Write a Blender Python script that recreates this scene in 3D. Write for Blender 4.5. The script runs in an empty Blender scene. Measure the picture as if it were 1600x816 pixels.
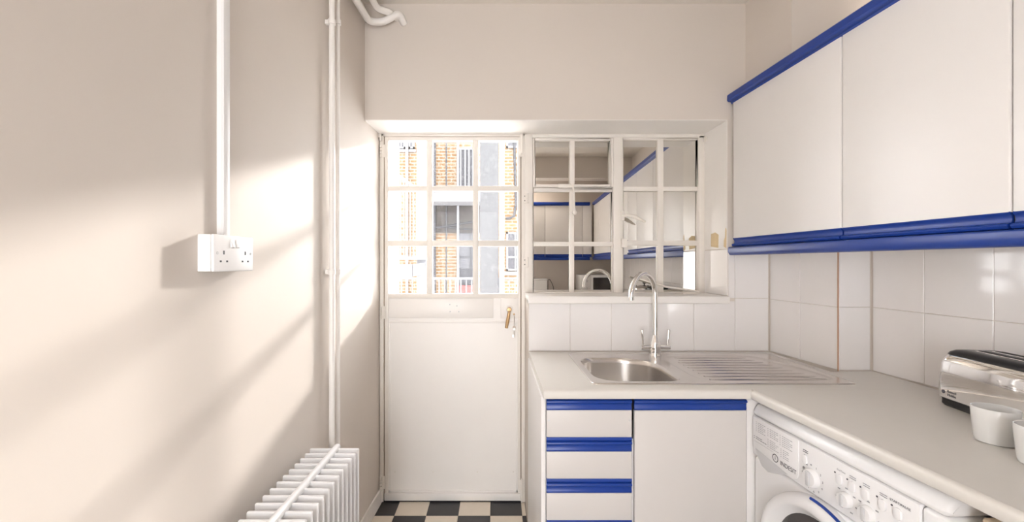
import bpy, bmesh, math
from mathutils import Vector, Matrix
C = bpy.context.scene.collection
SC = bpy.context.scene
# ------------------------------------------------------------------ camera, world, lights, exposure
F = 665.0; CX, CY, H = 775.0, 411.0, 1.29
cam = bpy.data.cameras.new('camera'); camo = bpy.data.objects.new('camera', cam); C.objects.link(camo)
cam.sensor_width = 36; cam.lens = 36*F/1600
cam.shift_x = (800-CX)/1600; cam.shift_y = (CY-408)/1600
cam.clip_start = 0.02
camo.location = (0, 0, H); camo.rotation_euler = (math.pi/2, 0, 0)
SC.camera = camo
W = bpy.data.worlds.new('world'); SC.world = W; W.use_nodes = True
bg = W.node_tree.nodes['Background']; bg.inputs[0].default_value = (.97, .98, 1, 1); bg.inputs[1].default_value = 7.5
def light(name, kind, energy, loc, color=(1, 1, 1), direction=None, **kw):
    l = bpy.data.lights.new(name, kind); l.energy = energy; l.color = color
    for k, v in kw.items(): setattr(l, k, v)
    o = bpy.data.objects.new(name, l); C.objects.link(o); o.location = loc
    if direction is not None: o.rotation_euler = Vector(direction).to_track_quat('-Z', 'Y').to_euler()
    return o
light('sun', 'SUN', 3.9, (6, 16, 8), (1, .955, .90), (-.43, -1, -.36), angle=math.radians(3.6))
# added fill light behind the camera, set in the unseen rear opening
light('rear_fill', 'AREA', 4, (-.37, -1.46, 1.0), (1, .95, .90), (.25, 1, 0.0), shape='RECTANGLE', size=.66, size_y=1.9)
SC.view_settings.view_transform = 'Standard'; SC.view_settings.look = 'None'
SC.view_settings.gamma = 1; SC.view_settings.use_curve_mapping = False
SC.view_settings.exposure = 0.5

# ------------------------------------------------------------------ materials
def mat(name, col, rough=.5, metal=0, noise=0, nscale=8, bump=0, bscale=60, spec=.5, emit=None, coat=0):
    m = bpy.data.materials.new(name); m.use_nodes = True
    nt = m.node_tree; p = nt.nodes['Principled BSDF']
    p.inputs['Roughness'].default_value = rough; p.inputs['Metallic'].default_value = metal
    p.inputs['Specular IOR Level'].default_value = spec
    p.inputs['Coat Weight'].default_value = coat
    tc = nt.nodes.new('ShaderNodeTexCoord')
    n = nt.nodes.new('ShaderNodeTexNoise'); n.inputs['Scale'].default_value = nscale; n.inputs['Detail'].default_value = 4
    nt.links.new(tc.outputs['Object'], n.inputs['Vector'])
    mx = nt.nodes.new('ShaderNodeMix'); mx.data_type = 'RGBA'
    a = tuple(max(0, c*(1-noise)) for c in col)+(1,); b = tuple(min(1, c*(1+noise)) for c in col)+(1,)
    mx.inputs[6].default_value = a; mx.inputs[7].default_value = b
    nt.links.new(n.outputs['Fac'], mx.inputs[0]); nt.links.new(mx.outputs[2], p.inputs['Base Color'])
    if bump:
        n2 = nt.nodes.new('ShaderNodeTexNoise'); n2.inputs['Scale'].default_value = bscale; n2.inputs['Detail'].default_value = 3
        nt.links.new(tc.outputs['Object'], n2.inputs['Vector'])
        bp = nt.nodes.new('ShaderNodeBump'); bp.inputs['Strength'].default_value = bump; bp.inputs['Distance'].default_value = .01
        nt.links.new(n2.outputs['Fac'], bp.inputs['Height']); nt.links.new(bp.outputs[0], p.inputs['Normal'])
    if emit: p.inputs['Emission Color'].default_value = emit+(1,); p.inputs['Emission Strength'].default_value = 1.5
    return m
M = {}
M['wall'] = mat('wall_paint', (.71, .645, .585), .65, noise=.025, nscale=3, bump=.08, bscale=14)
M['ceil'] = mat('ceiling_paint', (.80, .745, .68), .8, noise=.02)
M['paint'] = mat('gloss_paint', (.90, .865, .83), .32, noise=.02, nscale=6, bump=.05, bscale=20)
M['frame'] = mat('frame_paint', (.84, .79, .73), .4, noise=.03, nscale=9, bump=.06, bscale=30)
M['tile'] = mat('white_tile', (.89, .86, .85), .09, noise=.012, nscale=5, bump=.02, bscale=6)
M['terra'] = mat('tile_edge', (.55, .30, .18), .7, noise=.1)
M['lam'] = mat('worktop_laminate', (.73, .70, .655), .30, noise=.015, nscale=30)
M['front'] = mat('shaded_cream_front', (.66, .625, .60), .38, noise=.015)  # cabinet cream darkened, putting shade into the base unit fronts
M['cab'] = mat('cabinet_laminate', (.84, .815, .80), .38, noise=.01)
M['blue'] = mat('blue_plastic', (.008, .045, .29), .33, noise=.08, nscale=12, bump=.03, bscale=30)
M['doorgap'] = mat('brown_door_gap', (.30, .22, .15), .7, noise=.3, nscale=30)  # strip colour standing in for the shaded gap around the door leaf
M['dark'] = mat('dark_gap', (.03, .03, .03), .7)
M['steel'] = mat('brushed_steel', (.66, .63, .60), .24, 1, noise=.03, nscale=20)
M['chrome'] = mat('chrome', (.86, .85, .84), .05, 1)
M['white'] = mat('white_enamel', (.86, .855, .86), .25, noise=.006)
M['wgrey'] = mat('pale_grey_plastic', (.62, .62, .63), .35)
M['plastic'] = mat('white_plastic', (.84, .825, .82), .3)
M['black'] = mat('black_plastic', (.012, .012, .014), .3)
M['ink'] = mat('printed_ink', (.08, .08, .10), .6)
M['inkl'] = mat('light_printed_ink', (.36, .36, .38), .6)
M['brass'] = mat('aged_brass', (.50, .33, .17), .38, .8, noise=.15, nscale=40)
M['rad'] = mat('radiator_enamel', (.87, .865, .87), .3, noise=.005)
M['tblack'] = mat('floor_tile_black', (.035, .033, .036), .35, noise=.25, nscale=20)
M['tcream'] = mat('floor_tile_cream', (.82, .73, .62), .35, noise=.05, nscale=20)
M['grout'] = mat('floor_grout', (.35, .30, .26), .8, noise=.1)
M['mirror'] = mat('mirrored_pane', (.72, .705, .67), .012, 1)
M['ceramic'] = mat('white_ceramic', (.76, .755, .74), .15)
M['stain'] = mat('yellowed_plaster', (.80, .64, .40), .8, noise=.15, nscale=25)
M['paving'] = mat('pale_paving', (.70, .69, .67), .8, noise=.08, nscale=4)
M['concrete'] = mat('concrete', (.060, .060, .063), .8, noise=.12, nscale=4)
M['xwhite'] = mat('exterior_white', (.17, .17, .18), .6, noise=.03)
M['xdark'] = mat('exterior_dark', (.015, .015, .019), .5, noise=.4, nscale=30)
M['xbrown'] = mat('exterior_shade_brown', (.024, .019, .016), .8, noise=.5, nscale=12)  # shade beneath the balcony put into the colour
M['xglass'] = mat('exterior_window_glass', (.045, .045, .052), .2, noise=.2, nscale=3)
M['red'] = mat('red_panel', (.16, .03, .026), .6, noise=.1)
M['darkglass'] = mat('dark_door_glass', (.04, .035, .035), .06, noise=.3)
M['wood'] = mat('pale_wood', (.60, .47, .33), .6, noise=.15, nscale=18)
def brickmat():
    m = bpy.data.materials.new('yellow_brick'); m.use_nodes = True; nt = m.node_tree; p = nt.nodes['Principled BSDF']
    p.inputs['Roughness'].default_value = .85
    tc = nt.nodes.new('ShaderNodeTexCoord'); mp = nt.nodes.new('ShaderNodeMapping'); mp.inputs['Rotation'].default_value = (math.pi/2, 0, 0)
    b = nt.nodes.new('ShaderNodeTexBrick'); b.inputs['Scale'].default_value = 1
    b.inputs['Brick Width'].default_value = .23; b.inputs['Row Height'].default_value = .09; b.inputs['Mortar Size'].default_value = .012
    b.inputs['Color1'].default_value = (.125, .066, .024, 1); b.inputs['Color2'].default_value = (.145, .088, .04, 1); b.inputs['Mortar'].default_value = (.21, .185, .155, 1)
    nt.links.new(tc.outputs['Object'], mp.inputs[0]); nt.links.new(mp.outputs[0], b.inputs[0]); nt.links.new(b.outputs[0], p.inputs['Base Color'])
    return m
M['brick'] = brickmat()
def glassmat():
    m = bpy.data.materials.new('door_glass'); m.use_nodes = True; nt = m.node_tree
    nt.nodes.remove(nt.nodes['Principled BSDF']); out = nt.nodes['Material Output']
    t = nt.nodes.new('ShaderNodeBsdfTransparent'); g = nt.nodes.new('ShaderNodeBsdfGlossy'); g.inputs['Roughness'].default_value = .02
    d = nt.nodes.new('ShaderNodeBsdfDiffuse'); d.inputs[0].default_value = (.9, .9, .92, 1)
    fr = nt.nodes.new('ShaderNodeFresnel'); fr.inputs[0].default_value = 1.15
    n = nt.nodes.new('ShaderNodeTexNoise'); n.inputs['Scale'].default_value = 40; n.inputs['Detail'].default_value = 6
    mr = nt.nodes.new('ShaderNodeMapRange'); mr.inputs[1].default_value = .55; mr.inputs[2].default_value = .85; mr.inputs[3].default_value = .03; mr.inputs[4].default_value = .16
    tc = nt.nodes.new('ShaderNodeTexCoord'); nt.links.new(tc.outputs['Object'], n.inputs[0]); nt.links.new(n.outputs['Fac'], mr.inputs[0])
    a = nt.nodes.new('ShaderNodeMixShader'); b = nt.nodes.new('ShaderNodeMixShader')
    nt.links.new(mr.outputs[0], a.inputs[0]); nt.links.new(t.outputs[0], a.inputs[1]); nt.links.new(d.outputs[0], a.inputs[2])
    nt.links.new(fr.outputs[0], b.inputs[0]); nt.links.new(a.outputs[0], b.inputs[1]); nt.links.new(g.outputs[0], b.inputs[2])
    nt.links.new(b.outputs[0], out.inputs[0]); return m
M['glass'] = glassmat()

# ------------------------------------------------------------------ mesh helpers
class MB:
    def __init__(s): s.v = []; s.f = []
    def add(s, vs, fs):
        n = len(s.v); s.v += [tuple(v) for v in vs]; s.f += [tuple(i+n for i in f) for f in fs]; return s
    def box(s, x0, x1, y0, y1, z0, z1):
        return s.add([(x0,y0,z0),(x1,y0,z0),(x1,y1,z0),(x0,y1,z0),(x0,y0,z1),(x1,y0,z1),(x1,y1,z1),(x0,y1,z1)],
                     [(0,3,2,1),(4,5,6,7),(0,1,5,4),(1,2,6,5),(2,3,7,6),(3,0,4,7)])
    def prism(s, pts, fn, a, b):
        """pts 2-D outline, fn(p, q, t) -> 3-D, extruded t = a..b"""
        n = len(pts); vs = [fn(p[0], p[1], a) for p in pts]+[fn(p[0], p[1], b) for p in pts]
        return s.add(vs, [tuple(range(n))[::-1], tuple(range(n, 2*n))]+[(i, (i+1)%n, n+(i+1)%n, n+i) for i in range(n)])
    def tube(s, path, r, seg=12, cap=True):
        path = [Vector(p) for p in path]; n = len(path); rr = r if isinstance(r, (list, tuple)) else [r]*n
        rings = []; up = None
        for i, p in enumerate(path):
            t = (path[min(i+1, n-1)]-path[max(i-1, 0)]).normalized()
            if up is None:
                up = Vector((0, 0, 1)) if abs(t.z) < .9 else Vector((1, 0, 0))
            u = (up-t*up.dot(t)).normalized(); w = t.cross(u); up = u
            rings.append([p+(u*math.cos(2*math.pi*k/seg)+w*math.sin(2*math.pi*k/seg))*rr[i] for k in range(seg)])
        vs = [v for r_ in rings for v in r_]; fs = []
        for i in range(n-1):
            for k in range(seg):
                a = i*seg+k; b = i*seg+(k+1)%seg; fs.append((a, b, b+seg, a+seg))
        if cap: fs += [tuple(range(seg))[::-1], tuple(range((n-1)*seg, n*seg))]
        return s.add(vs, fs)
    def lathe(s, prof, c=(0, 0, 0), axis='z', seg=32):
        vs = []; n = len(prof)
        for k in range(seg):
            a = 2*math.pi*k/seg
            for (r, h) in prof:
                x, y = r*math.cos(a), r*math.sin(a)
                p = {'z': (x, y, h), 'y': (x, h, y), 'x': (h, x, y)}[axis]
                vs.append((p[0]+c[0], p[1]+c[1], p[2]+c[2]))
        fs = [(k*n+i, ((k+1)%seg)*n+i, ((k+1)%seg)*n+i+1, k*n+i+1) for k in range(seg) for i in range(n-1)]
        return s.add(vs, fs)
    def build(s, name, m, parent=None, bevel=0, smooth=True, seg=2):
        me = bpy.data.meshes.new(name); me.from_pydata(s.v, [], s.f)
        bm = bmesh.new(); bm.from_mesh(me); bmesh.ops.remove_doubles(bm, verts=bm.verts, dist=1e-6)
        bmesh.ops.recalc_face_normals(bm, faces=bm.faces)
        if bevel:
            bmesh.ops.bevel(bm, geom=[e for e in bm.edges if e.calc_face_angle(0) > .6], offset=bevel, segments=seg, affect='EDGES', profile=.5)
        bm.to_mesh(me); bm.free()
        if smooth: me.shade_smooth(); me.set_sharp_from_angle(angle=math.radians(38))
        me.materials.append(M[m]); o = bpy.data.objects.new(name, me); C.objects.link(o)
        if parent: o.parent = parent
        return o
def tag(o, label, cat, group=None):
    o['label'] = label; o['category'] = cat
    if group: o['group'] = group
    return o
def struct(o): o['kind'] = 'structure'; return o
def empty(name, loc=(0, 0, 0), rz=0):
    o = bpy.data.objects.new(name, None); C.objects.link(o); o.location = loc; o.rotation_euler = (0, 0, rz); o.empty_display_size = .1
    return o
def thing(name, label, cat, loc=(0, 0, 0), rz=0, group=None): return tag(empty(name, loc, rz), label, cat, group)
def inst(name, mesh, loc, rot=(0, 0, 0), parent=None):
    o = bpy.data.objects.new(name, mesh); C.objects.link(o); o.location = loc; o.rotation_euler = rot
    if parent: o.parent = parent
    return o
def text(name, body, size, m, loc, rot, parent, align='CENTER'):
    cu = bpy.data.curves.new(name, 'FONT'); cu.body = body; cu.size = size; cu.align_x = align; cu.align_y = 'CENTER'; cu.extrude = .0001
    t = bpy.data.objects.new(name+'_curve', cu); C.objects.link(t)
    me = bpy.data.meshes.new_from_object(t.evaluated_get(bpy.context.evaluated_depsgraph_get())); me.name = name
    bpy.data.objects.remove(t); bpy.data.curves.remove(cu)
    me.materials.clear(); me.materials.append(M[m])
    return inst(name, me, loc, rot, parent)
def PX(x, Y): return (x-CX)/F*Y
def PZ(y, Y): return H-(y-CY)/F*Y
_tc = {}
def tilemesh(w, h, t, m, ch=.0015):
    """tile lying in local XZ, face towards -Y, origin at its lower left back corner"""
    k = (round(w, 4), round(h, 4), t, m)
    if k in _tc: return _tc[k]
    vs = [(0,0,0),(w,0,0),(w,0,h),(0,0,h),(0,-t+ch,0),(w,-t+ch,0),(w,-t+ch,h),(0,-t+ch,h),(ch,-t,ch),(w-ch,-t,ch),(w-ch,-t,h-ch),(ch,-t,h-ch)]
    fs = [(0,3,2,1)]+[(a,(a+1)%4,4+(a+1)%4,4+a) for a in range(4)]+[(4+a,4+(a+1)%4,8+(a+1)%4,8+a) for a in range(4)]+[(8,9,10,11)]
    me = bpy.data.meshes.new('tile'); me.from_pydata(vs, [], fs); me.materials.append(M[m]); _tc[k] = me
    return me

# ------------------------------------------------------------------ room dimensions
YB, YD = 2.07, 2.303              # back wall face, door / window plane
ZC = 2.55; ZH = 1.987; ZW = .86   # ceiling, recess head, worktop
YR = -1.43                        # rear wall
def XL(y): return -.638-.0427*(YB-y)
RA = math.atan(.055)
def XR(y): return 1.4977+.055*(1.70-y)
# ------------------------------------------------------------------ floor
fl = struct(MB().box(-1.0, 2.0, -1.56, 2.36, -.08, -.004).build('floor', 'grout', smooth=False))
TS = .1635
def floor_tile(m):
    t = tilemesh(TS-.002, TS-.002, .004, m, .0008); return t
X0 = -.52
for i in range(-2, 9):
    for j in range(0, 23):
        x0 = X0+i*TS; y1 = 2.171+TS-j*TS
        xa, xb, ya, yb = x0, x0+TS, y1-TS, y1
        yb = min(yb, YD+.03)
        if xb > (.15 if ya > 1.30 else .95): 
            if not (ya > 2.0 and xa < .15): continue
            xb = min(xb, .155)
        xl = XL(ya)-.0
        xa = max(xa, xl)
        if xb-xa < .02 or yb-ya < .02: continue
        m = 'tcream' if (i+j) % 2 == 0 else 'tblack'
        me = tilemesh(xb-xa-.002, yb-ya-.002, .004, m, .0008)
        inst('floor_tile', me, (xa+.001, ya+.001, -.004), (-math.pi/2, 0, 0), fl)
# ------------------------------------------------------------------ walls
w = MB()
QF = [(0,3,2,1),(4,5,6,7),(0,1,5,4),(1,2,6,5),(2,3,7,6),(3,0,4,7)]
for ya, yb, za, zb in ((YR-.12, 2.36, 0, ZC),):
    w.add([(XL(yb)-.15, yb, za), (XL(ya)-.15, ya, za), (XL(ya), ya, za), (XL(yb), yb, za), (XL(yb)-.15, yb, zb), (XL(ya)-.15, ya, zb), (XL(ya), ya, zb), (XL(yb), yb, zb)], QF)
struct(w.build('wall_left', 'wall', smooth=False))
w = MB(); w.box(XL(YB), 1.75, YB, 2.36, ZH, ZC); w.box(1.126, 1.75, YB, 2.36, 0, ZH); w.box(.157, 1.126, YB, 2.36, 0, 1.105)
wb = struct(w.build('wall_back', 'wall', smooth=False))
w = MB()
w.add([(XR(1.70),1.70,0),(XR(-1.55),-1.55,0),(1.9,-1.55,0),(1.9,1.70,0),(XR(1.70),1.70,ZC),(XR(-1.55),-1.55,ZC),(1.9,-1.55,ZC),(1.9,1.70,ZC)],[(0,3,2,1),(4,5,6,7),(0,1,5,4),(1,2,6,5),(2,3,7,6),(3,0,4,7)])
w.add([(1.33,YB,0),(1.365,1.697,0),(1.75,1.697,0),(1.75,YB,0),(1.33,YB,1.345),(1.365,1.697,1.345),(1.75,1.697,1.345),(1.75,YB,1.345)],[(0,3,2,1),(4,5,6,7),(0,1,5,4),(1,2,6,5),(2,3,7,6),(3,0,4,7)])
w.add([(1.213,YB,2.092),(1.236,1.78,2.092),(1.75,1.78,2.092),(1.75,YB,2.092),(1.213,YB,ZC),(1.236,1.78,ZC),(1.75,1.78,ZC),(1.75,YB,ZC)],[(0,3,2,1),(4,5,6,7),(0,1,5,4),(1,2,6,5),(2,3,7,6),(3,0,4,7)])
w.box(1.55, 1.75, 1.70, YB, 1.345, 2.092)
wr = struct(w.build('wall_right', 'wall', smooth=False))
w = MB(); w.box(.02, 1.80, YR-.12, YR, 0, ZC); w.box(XL(YR), .02, YR-.12, YR, 2.02, ZC)     # unseen opening on the left, added to let fill light in
struct(w.build('wall_rear', 'wall', smooth=False))
t = MB().box(XL(YB)+.001, 1.1255, YB+.0005, YD+.05, ZH-.003, ZH-.0002); t.box(1.123, 1.1258, YB+.0005, YD+.05, 1.36, ZH-.003)
struct(t.build('trim_3', 'paint', smooth=False))
struct(MB().box(-1.0, 1.9, -1.56, 2.36, ZC, ZC+.1).build('ceiling', 'ceil', smooth=False))
struct(MB().box(XL(-.5), XR(-.5), -.62, -.43, 2.30, ZC).build('trim_1', 'wall', smooth=False))
w = MB(); w.add([(XL(YD),YD,0),(XL(-.44),-.44,0),(XL(-.44)+.014,-.44,0),(XL(YD)+.014,YD,0),(XL(YD),YD,.07),(XL(-.44),-.44,.07),(XL(-.44)+.009,-.44,.07),(XL(YD)+.009,YD,.07)],[(0,3,2,1),(4,5,6,7),(0,1,5,4),(1,2,6,5),(2,3,7,6),(3,0,4,7)])
struct(w.build('baseboard_left', 'paint', smooth=False))
# wall tiles, 20 x 25 cm
G = .0016
def wt(x0, x1, z0, z1):
    inst('wall_tile', tilemesh(x1-x0-G, z1-z0-G, .0028, 'tile'), (x0+G/2, YB, z0+G/2), (0, 0, 0), wb)
ce = [.159, .3608, .5608, .7608, .9608, 1.1608, 1.324]
for a, b in zip(ce, ce[1:]): wt(a, b, ZW+.002, 1.1174 if a > 1.1 else 1.104)
wt(1.1285, 1.1608, 1.1174, 1.366); wt(1.1608, 1.324, 1.1174, 1.366)
def wt2(p, q, z0, z1, parent=wr):          # tile on a vertical face running p -> q (seen from its left)
    d = Vector((q[0]-p[0], q[1]-p[1])); L = d.length; a = math.atan2(d.y, d.x); u = d/L
    inst('wall_tile', tilemesh(L-G, z1-z0-G, .0028, 'tile'), (p[0]+u.x*G/2, p[1]+u.y*G/2, z0+G/2), (0, 0, a), parent)
bx = lambda y: 1.33+(YB-y)*(.035/.373)
for z0, z1 in ((ZW+.002, 1.1135), (1.1135, 1.343)):
    wt2((bx(2.063), 2.063), (bx(1.884), 1.884), z0, z1); wt2((bx(1.884), 1.884), (bx(1.6935), 1.6935), z0, z1)
    wt2((1.3665, 1.697), (XR(1.697)-.007, 1.697), z0, z1)
    y = 1.690
    for k in range(14):
        y2 = 1.498-.2*k
        wt2((XR(y), y), (XR(y2), y2), z0, z1 if z1 < 1.3 else 1.363); y = y2
MB().box(1.3575, 1.3605, 1.6895, 1.6925, ZW, 1.343).build('tile_edge', 'terra', wr)
# reveal of the window recess: one tile, yellowed plaster patches
wt2((1.126, 2.292), (1.126, 2.068), 1.130, 1.357, wb)
def patch(pts):
    m = MB(); n = len(pts); fr = [(1.1220, y, z) for y, z in pts]; bk = [(1.1235, y, z) for y, z in pts]
    m.add(fr+bk, [tuple(range(n)), tuple(range(n, 2*n))[::-1]]+[(i, (i+1)%n, n+(i+1)%n, n+i) for i in range(n)])
    m.build('plaster_patch', 'stain', wb, smooth=False)
patch([(2.222,1.375),(2.150,1.366),(2.146,1.432),(2.180,1.446),(2.220,1.440)])
patch([(2.098,1.37),(2.074,1.362),(2.073,1.45),(2.082,1.462),(2.086,1.415),(2.096,1.40)])

# ------------------------------------------------------------------ door_1
def pb(mb, x0, x1, y0, y1, ya, yb):
    return mb.box(PX(x0, YD), PX(x1, YD), ya, yb, PZ(y1, YD), PZ(y0, YD))
door = struct(empty('door_1', (0, YD, 0)))
def dbuild(mb, name, m, parent=door, **k):
    o = mb.build(name, m, None, **k)
    o.data.transform(Matrix.Translation((0, -YD, 0))); o.parent = parent; return o
m = MB(); pb(m, 594.5, 600, 209, 783, YD-.012, YD+.05); pb(m, 814.5, 820, 209, 783, YD-.012, YD+.05); pb(m, 594.5, 820, 209, 214, YD-.012, YD+.05)
dbuild(m, 'door_frame', 'frame', bevel=.0015)
cols = [(607, 667), (676, 739), (748, 809)]; rows = [(220, 291), (299, 376), (385, 459)]
m = MB(); pb(m, 601.3, 607, 214.5, 781, YD-.006, YD+.03); dbuild(m, 'stile', 'frame', bevel=.0015)
m = MB(); pb(m, 809, 813.2, 214.5, 781, YD-.006, YD+.03); dbuild(m, 'stile', 'frame', bevel=.0015)
m = MB(); pb(m, 607, 809, 214.5, 220, YD-.006, YD+.03); dbuild(m, 'rail', 'frame', bevel=.0015)
m = MB(); pb(m, 607, 809, 459, 466, YD-.006, YD+.03); dbuild(m, 'rail', 'frame', bevel=.0015)
for a, b in ((667, 676), (739, 748)):
    m = MB(); pb(m, a, b, 220, 459, YD-.008, YD+.022); dbuild(m, 'glazing_bar', 'frame', bevel=.002)
for a, b in ((291, 299), (376, 385)):
    m = MB(); pb(m, 607, 809, a, b, YD-.007, YD+.021); dbuild(m, 'glazing_bar', 'frame', bevel=.002)
for c in cols:
    for r in rows:
        m = MB(); pb(m, c[0]-2, c[1]+2, r[0]-2, r[1]+2, YD+.010, YD+.013); dbuild(m, 'pane', 'glass', smooth=False)
m = MB(); pb(m, 605, 812, 464, 780, YD+.002, YD+.02); dbuild(m, 'sheet_panel', 'paint')
m = MB(); pb(m, 608, 771, 467, 497, YD-.004, YD+.004); dbuild(m, 'push_plate', 'paint', bevel=.0015)
m = MB(); pb(m, 782, 810, 466, 497, YD-.012, YD+.004); dbuild(m, 'lock_case', 'paint', bevel=.003)
m = MB(); pb(m, 607, 809, 502, 505, YD-.003, YD+.004); dbuild(m, 'bead', 'paint', bevel=.001)
m = MB(); pb(m, 607, 609.5, 505, 769, YD-.003, YD+.004); dbuild(m, 'bead', 'paint', bevel=.001)
m = MB(); pb(m, 806.5, 809, 505, 769, YD-.003, YD+.004); dbuild(m, 'bead', 'paint', bevel=.001)
m = MB(); pb(m, 607, 809, 766, 769, YD-.003, YD+.004); dbuild(m, 'bead', 'paint', bevel=.001)
m = MB(); pb(m, 601, 813.5, 770, 781.5, YD-.010, YD+.03); dbuild(m, 'bottom_rail', 'paint', bevel=.003)
for x, y in ((703, 476), (714, 478), (703.5, 487), (717, 487)):
    m = MB().lathe([(0, 0), (.003, 0), (.004, .002)], (PX(x, YD), YD-.0055, PZ(y, YD)), 'y', 10); dbuild(m, 'filled_screw_hole', 'wgrey')
for x in (617, 677, 746, 802):
    m = MB().lathe([(0, 0), (.003, .0003), (.004, .003)], (PX(x, YD), YD-.0005, PZ(738, YD)), 'y', 10); dbuild(m, 'screw_head', 'frame')
for y in (237, 488, 752):
    hm = MB(); cx = PX(596.5, YD)
    for k in range(4): hm.lathe([(0, 0), (.007, .001), (.007, .015), (0, .016)], (cx, YD-.018, PZ(y, YD)-.034+.017*k), 'z', 10)
    hm.box(cx, cx+.022, YD-.016, YD-.011, PZ(y, YD)-.034, PZ(y, YD)+.034)
    dbuild(hm, 'hinge', 'frame')
hm = MB(); hm.box(PX(593.5, YD), PX(597.5, YD), YD-.03, YD-.012, PZ(217, YD), PZ(209, YD)); hm.tube([(PX(596, YD), YD-.022, PZ(209, YD)), (PX(596, YD), YD-.022, PZ(222, YD))], .005, 8)
dbuild(hm, 'hinge', 'frame')
m = MB(); pb(m, 599.5, 602, 214, 782, YD+.001, YD+.03); dbuild(m, 'door_gap', 'doorgap')  # dark gap between leaf and frame painted as a strip
m = MB(); pb(m, 812.6, 815, 214, 782, YD+.001, YD+.03); dbuild(m, 'door_gap', 'doorgap')
bo = MB(); pb(bo, 812.5, 817, 747, 780, YD-.02, YD-.006); bo.tube([(PX(815, YD), YD-.022, PZ(744, YD)), (PX(815, YD), YD-.022, PZ(782, YD))], .004, 8); dbuild(bo, 'bolt', 'frame')
bo = MB(); pb(bo, 812.5, 817.5, 210, 246, YD-.018, YD-.006); bo.tube([(PX(815.5, YD), YD-.02, PZ(208, YD)), (PX(815.5, YD), YD-.02, PZ(240, YD))], .004, 8)
bo.lathe([(0, 0), (.008, .002), (.008, .012), (0, .014)], (PX(814.5, YD), YD-.03, PZ(240, YD)), 'y', 12); dbuild(bo, 'bolt', 'frame')
hx, hz = PX(795.5, YD), PZ(483, YD)
dbuild(MB().lathe([(0, -.006), (.018, -.006), (.020, 0), (.020, .004)], (hx, YD-.014, hz), 'y', 24), 'handle_rose', 'paint')
hm = MB(); hm.lathe([(0, -.03), (.011, -.029), (.013, -.022), (.010, -.015), (.010, 0)], (hx, YD-.012, hz), 'y', 20)
hm.tube([(hx, YD-.036, hz-.004), (hx-.004, YD-.038, hz-.03), (hx-.010, YD-.037, hz-.065), (hx-.016, YD-.034, hz-.098)], [.007, .0085, .0095, .0080], 14)
dbuild(hm, 'lever_handle', 'brass')
dbuild(MB().lathe([(0, -.0015), (.005, -.001), (.006, .001)], (PX(803, YD), YD-.012, PZ(491, YD)), 'y', 12), 'keyhole_plate', 'brass')
kx, kz = PX(803, YD), PZ(491, YD); ky = YD-.020
key = thing('door_key', 'small brass key on a ring dangling below the door lock', 'key', (kx, ky, kz-.15))
km = MB(); km.tube([(0, .012, .15), (0, -.004, .149), (.0006, -.005, .10), (0, -.005, .088)], .0016, 8); km.build('hanging_wire', 'steel', key)
rp = [(.006*math.sin(a*.3142), -.005, .082+.006*math.cos(a*.3142)) for a in range(21)]; MB().tube(rp, .0012, 8).build('key_ring', 'brass', key)
km = MB(); km.tube([(0, -.005, .076), (0, -.005, .028)], .0018, 8); km.box(-.010, 0, -.006, -.004, .028, .042); km.lathe([(0,-.001),(.006,-.001),(.006,.001),(0,.001)], (0, -.005, .072), 'y', 14); km.build('key_shank', 'steel', key)
# dark threshold under the door
struct(MB().box(XL(YD)+.01, .155, YD-.004, YD+.05, 0, .008).build('trim_2', 'xdark'))

# ------------------------------------------------------------------ window_1 with mirrored panes
win = struct(empty('window_1', (0, YD, 0)))
def wbuild(mb, name, m, **k): return dbuild(mb, name, m, win, **k)
m = MB(); pb(m, 820, 832, 209, 466, YD-.014, YD+.05); wbuild(m, 'window_post', 'frame', bevel=.002)
m = MB(); pb(m, 1091, 1101, 213, 462, YD-.010, YD+.05); pb(m, 832, 1101, 209, 216, YD-.010, YD+.05); pb(m, 832, 1101, 458.5, 463, YD-.010, YD+.05); wbuild(m, 'window_frame', 'frame', bevel=.0015)
m = MB(); pb(m, 957.5, 972.5, 216, 459, YD-.012, YD+.04); wbuild(m, 'mullion', 'frame', bevel=.002)
# fanlight, left casement, right casement
def sash(x0, x1, y0, y1, panes_x, panes_y, yf, name):
    s = MB(); px0, px1 = panes_x[0][0], panes_x[-1][1]; py0, py1 = panes_y[0][0], panes_y[-1][1]
    pb(s, x0, px0, y0, y1, yf, YD+.03); pb(s, px1, x1, y0, y1, yf, YD+.03); pb(s, px0, px1, y0, py0, yf, YD+.03); pb(s, px0, px1, py1, y1, yf, YD+.03)
    fr = wbuild(s, name, 'frame', bevel=.0015)
    for a, b in zip(panes_x, panes_x[1:]): q = MB(); pb(q, a[1], b[0], py0, py1, yf-.001, YD+.02); wbuild(q, 'glazing_bar', 'frame', bevel=.002)
    for a, b in zip(panes_y, panes_y[1:]): q = MB(); pb(q, px0, px1, a[1], b[0], yf, YD+.019); wbuild(q, 'glazing_bar', 'frame', bevel=.002)
    for a in panes_x:
        for b in panes_y: q = MB(); pb(q, a[0]-1.5, a[1]+1.5, b[0]-1.5, b[1]+1.5, YD+.008, YD+.012); wbuild(q, 'pane', 'mirror', smooth=False)
sash(832.5, 957, 217, 293, [(836, 890), (897, 952)], [(221, 289)], YD-.016, 'fanlight_frame')
sash(832.5, 957, 294, 459, [(833.5, 890), (897, 956)], [(300, 378), (385, 456)], YD-.006, 'casement_frame')
sash(972.5, 1091, 216, 459, [(973.5, 1027), (1036, 1089.5)], [(219, 292), (299, 376), (384, 456)], YD-.006, 'casement_frame')
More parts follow.
